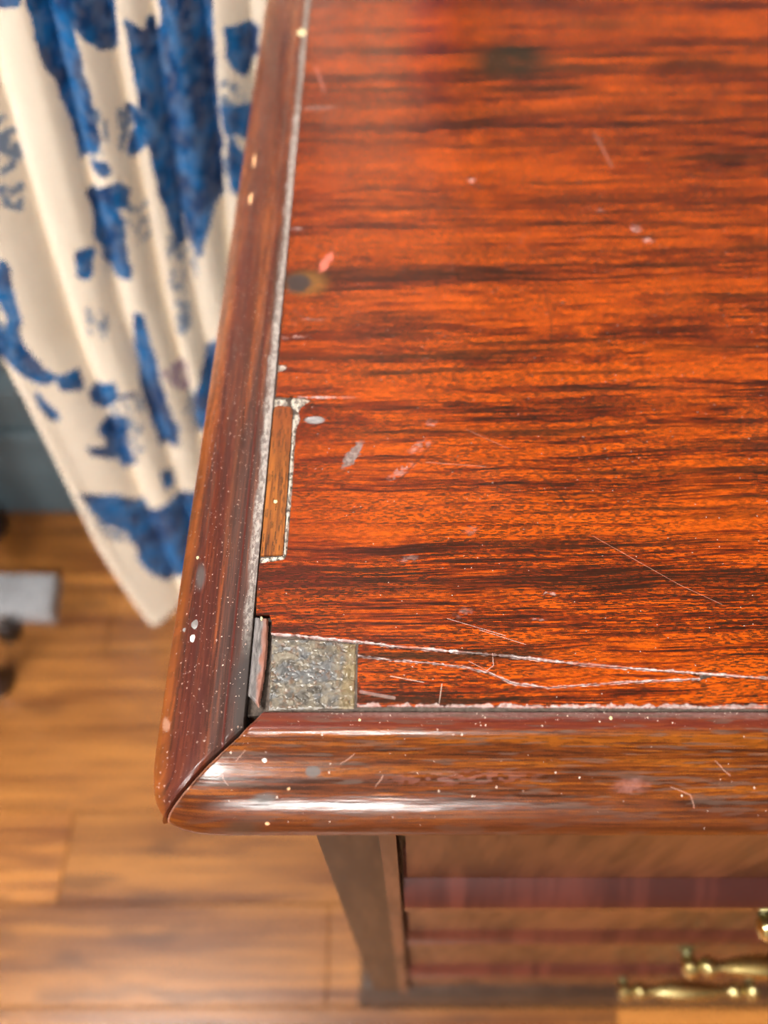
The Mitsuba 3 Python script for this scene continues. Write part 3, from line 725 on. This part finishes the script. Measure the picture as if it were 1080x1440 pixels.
def blob(x, y, z, rx, ry, rz, seed, rot=0.0):
    m = trimesh.creation.icosphere(2, 1.0)
    m.vertices *= (1 + 0.35 * (meshkit.fbm(m.vertices * 1.3 + seed * 7, 2, seed) - 0.5))[:, None]
    m.apply_scale((rx * MM, ry * MM, rz * MM))
    m.apply_transform(trimesh.transformations.rotation_matrix(rot, (0, 0, 1)))
    m.apply_translation((x * MM, y * MM, H + z * MM))
    return m


drips = [(-60.3, 122.6, 1.0, 1.3, "pale_paint"), (-60.0, 127.4, 1.5, 1.6, "grey_paint"), (-63.9, 126.6, 0.6, 0.7, "grey_paint"), (-44.4, 481, 2.6, 3.6, "yellow_plaster"), (-61.5, 372, 1.0, 5.5, "peach_wax"), (-60.5, 343, 1.2, 4.2, "peach_wax"), (-62.6, 153, 0.5, 0.7, "yellow_plaster"), (-37.4, 173, 0.7, 0.8, "yellow_plaster"), (-38.7, 128, 0.4, 0.8, "yellow_plaster")]
for i, (x, y, rx, ry, mat) in enumerate(drips):
    z = on_side(x) if x < -41.3 else -0.1
    chest("paint_drip", blob(x, y, z, rx, ry, 0.45, i), mat, True)
for i, (x, y, rx, ry, mat) in enumerate([(-34.6, 83.2, 0.75, 0.75, "pale_paint"), (-27.3, 75.6, 0.5, 0.5, "peach_wax"), (-33.5, 67.5, 0.7, 0.6, "peach_wax"), (-7.2, 94.6, 0.4, 0.4, "yellow_plaster"), (67.0, 95.2, 0.5, 0.6, "yellow_plaster")]):
    chest("paint_drip", blob(x, y, on_front(y), rx, ry, 0.3, 30 + i), mat, True)

flecks = []
ball = trimesh.creation.icosphere(1, 1.0)
for i in range(750):
    u = rng.random()
    if u < 0.72:
        x, y = -41.6 - 22 * rng.random() ** 1.3, 100 + 390 * rng.random() ** 1.2
        if y < YI - (MITX - x) * 0 + 2: continue
        z = on_side(x)
    elif u < 0.9:
        x, y = -34 + 150 * rng.random(), 97.2 - 4.5 * rng.random() ** 1.5
        z = on_front(y)
    else:
        x, y = -45 + 160 * rng.random(), 97 - 30 * rng.random()
        if MITX - x > YI - y - 2: continue
        z = on_front(y)
    r = 0.06 + 0.15 * rng.random() ** 3
    m = ball.copy()
    m.apply_scale((r * MM * rng.uniform(0.7, 1.3), r * MM * rng.uniform(0.7, 1.5), r * 0.7 * MM))
    m.apply_translation((x * MM, y * MM, H + z * MM + 0.02 * MM))
    flecks.append(m)
chest("dust_fleck", trimesh.util.concatenate(flecks), "dust", True, "pale dust flecks scattered on the mouldings", "stuff")

# carcass below: depth is measured down from the lens in the notes, z = EYE - depth
BF = 0.078                               # front face of the carcass


def lean(z):                             # the sides draw in a little towards the plinth
    return 0.030 * ((EYE - z) - 0.32)


def post(xa, xb, y0, y1, z0, z1):
    return hull([(x + lean(z), y, z) for x in (xa, xb) for y in (y0, y1) for z in (z0, z1)])


ZT, ZB = H - 0.0195, 0.082
chest("carcass", hull([(x, y, z) for z in (ZT, ZB) for x in (-0.021 + lean(z), 0.785 - lean(z)) for y in (BF + 0.016, 0.545)]), "carcass_wood", label="dark brown body under the top")
chest("corner_post", post(-0.0225, -0.0015, BF - 0.002, BF + 0.0155, ZB, ZT), "carcass_wood", label="plain brown post at the left front corner")
chest("corner_post", post(0.7645, 0.785, BF - 0.002, BF + 0.0155, ZB, ZT), "carcass_wood")
chest("post_bead", post(-0.0012, 0.0045, BF - 0.004, BF + 0.0155, ZB, ZT), "drawer_wood")
depths = [(0.272, 0.3885), (0.4165, 0.5205), (0.5475, 0.6605), (0.684, 0.785)]
rails = [(0.389, 0.416), (0.521, 0.547), (0.661, 0.6835)]
for i, (a, b) in enumerate(depths):
    z0, z1 = EYE - b, EYE - a
    key = chest("drawer", hull([(x, y, z) for z in (z0, z1) for x in (0.0075 + lean(z), 0.757) for y in (BF + 0.001, BF + 0.0155)]), "drawer_wood")
    for sx in (0.0, 0.38) if i else ():
        zc, xc = EYE - [0, 0.429, 0.560, 0.686][i], [0, 0.214, 0.217, 0.2085][i] + sx
        prof = [(0.0001, -0.0425), (0.0038, -0.0415), (0.0052, -0.0385), (0.0042, -0.0352), (0.0022, -0.0338), (0.0040, -0.0310), (0.0046, -0.0285), (0.0034, -0.0255), (0.0026, -0.0235), (0.0036, -0.017), (0.0050, -0.008), (0.0054, 0.0)]
        prof = prof + [(r, -h) for r, h in prof[-2::-1]]
        bar = lathe(prof, 28)
        bar.apply_transform(trimesh.transformations.rotation_matrix(math.pi / 2, (0, 1, 0)))
        bar.apply_scale((1.13, 1.2, 1.2))
        bar.apply_translation((xc, BF - 0.012, zc))
        hk = put(f"{key}__handle", bar, "brass", 40)
        tag(hk, "turned brass pull")
        for s in (-1, 1):
            st = lathe([(0.0001, 0), (0.0075, 0), (0.0085, 0.0012), (0.006, 0.003), (0.0032, 0.005), (0.0026, 0.009), (0.0034, 0.0115)], 24)
            st.apply_transform(trimesh.transformations.rotation_matrix(math.pi / 2, (1, 0, 0)))
            st.apply_translation((xc + s * 0.0435, BF + 0.0009, zc))
            put(f"{key}__handle_post", st, "dull_brass", 40)
for i, (a, b) in enumerate(rails):
    z0, z1 = EYE - b, EYE - a
    h = z1 - z0
    out = [0.0085, 0.004, 0.005][i]
    prof = [(0.015, 0), (0.0, 0), (-out * 0.6, 0.002), (-out, h * 0.22), (-out, h * 0.55), (-out * 0.5, h * 0.80), (0.001, h * 0.97), (0.015, h)]
    m = profile_strip(prof, 0.0, 0.758, (BF, z0))
    m.vertices[:, 0] = np.where(m.vertices[:, 0] < 0.1, 0.0062 + lean(m.vertices[:, 2]), m.vertices[:, 0])
    chest("rail", m, "bead_wood", 25, "reddish moulded rail between the drawers")
pl = [(0.47, 0), (0, 0), (0, 0.062), (0.001, 0.068), (0.003, 0.072), (0.006, 0.078), (0.0065, 0.0815), (0.47, 0.0815)]
m = profile_strip(pl, 0.0, 1.0, (0.0715, 0.0))
v = m.vertices.copy()
inset = np.clip(v[:, 1] - 0.0715, 0, 0.007)
v[:, 0] = np.where(v[:, 0] < 0.5, -0.0215 + inset, 0.792 - inset)
m.vertices = v
chest("plinth", m, "plinth_wood", 25, "dark plinth with a moulded upper edge")

# ---------------------------------------------------------------- the curtain
VALLEYS = [-0.2525, -0.210, -0.1851, -0.1577, -0.1378, -0.1108, -0.085, -0.055, -0.02, 0.01, 0.04]


def curtain_mesh():
    xs = np.linspace(VALLEYS[0], VALLEYS[-1], 560)
    zs = np.concatenate([np.linspace(0.004, 0.75, 150), np.linspace(0.76, 2.2, 60)])
    phase = np.interp(xs, VALLEYS, np.arange(len(VALLEYS)))
    X, Zz = np.meshgrid(xs, zs, indexing="ij")
    ph = phase[:, None] + 0 * Zz
    base = np.minimum(0.436 + (X + 0.252) * 0.75, 0.574)
    amp = np.interp(X, [-0.252, -0.1, -0.07, 0.04], [0.013, 0.014, 0.009, 0.006])
    amp = amp * (1 + 0.25 * np.sin(3 * X * 40 + Zz * 6))
    wig = 0.25 * (meshkit.fbm(np.stack([X * 12, Zz * 3, X * 0], -1), 2, 4) - 0.5)
    fold = -np.sqrt(np.abs(np.sin(np.pi * (ph + wig)))) * 1.0 + 0.5
    Y = base + amp * fold * (0.9 + 0.2 * np.clip(0.5 - Zz, 0, 1))
    depth = np.clip(EYE - Zz, 0.0, 0.46)
    w = np.clip((X + 0.252) / 0.04, 0, 1)
    Xl = X - 0.07 * (depth - 0.32) * w * (Zz < 1.0)
    Xl = Xl - 0.018 * np.clip(Zz / 0.16, 0, 1) ** 0.7 * np.clip((-0.195 - X) / 0.04, 0, 1)
    n, k = X.shape
    idx = np.arange(n * k).reshape(n, k)
    q = np.stack([idx[:-1, :-1], idx[1:, :-1], idx[1:, 1:], idx[:-1, 1:]], -1).reshape(-1, 4)
    uv = np.column_stack([X.ravel(), Zz.ravel()])
    return (np.column_stack([Xl.ravel(), Y.ravel(), Zz.ravel()]), q), uv


cm, cuv = curtain_mesh()
scene["curtain"] = ply(cm, "printed_cloth", True, uv=cuv)
tag("curtain", "cream curtain with blue floral print hanging in folds behind the chest", "curtain")

# ---------------------------------------------------------------- things on the floor at the left
scene["stone_block"] = ply(hull([(x, y, z) for x, y, z in [(-0.483, 0.4425, 0), (-0.359, 0.4405, 0), (-0.363, 0.494, 0), (-0.483, 0.496, 0), (-0.481, 0.4440, 0.016), (-0.3615, 0.442, 0.016), (-0.3655, 0.492, 0.016), (-0.481, 0.494, 0.016), (-0.480, 0.4455, 0.018), (-0.363, 0.4435, 0.018), (-0.367, 0.4905, 0.018), (-0.480, 0.4925, 0.018)]]), "stone")
tag("stone_block", "light grey speckled block on the floor left of the curtain", "block")
m = lathe([(0.0001, 0), (0.010, 0), (0.012, 0.003), (0.0125, 0.010), (0.010, 0.018), (0.006, 0.022), (0.0001, 0.023)], 28)
m.apply_translation((-0.406, 0.4265, 0.0002))
scene["door_stop"] = ply(m, "black_wood", 40)
tag("door_stop", "small dark rounded knob in front of the grey block", "knob")
SR = "side_table"
tag(SR, "dark side table at the left edge, only its feet in view", "side table")
for (lx, ly) in [(-0.456, 0.558), (-0.404, 0.366), (-0.82, 0.558), (-0.82, 0.366)]:
    m = lathe([(0.0001, 0), (0.013, 0), (0.0155, 0.004), (0.016, 0.012), (0.012, 0.022), (0.009, 0.028), (0.010, 0.06), (0.0115, 0.30), (0.012, 0.477), (0.0001, 0.477)], 24)
    m.apply_translation((lx, ly, 0.0002))
    put(SR + "__leg", m, "black_wood", 40)
put(SR + "__table_top", box(-0.85, -0.385, 0.345, 0.577, 0.4775, 0.50, 0.003), "dark_leg_wood")
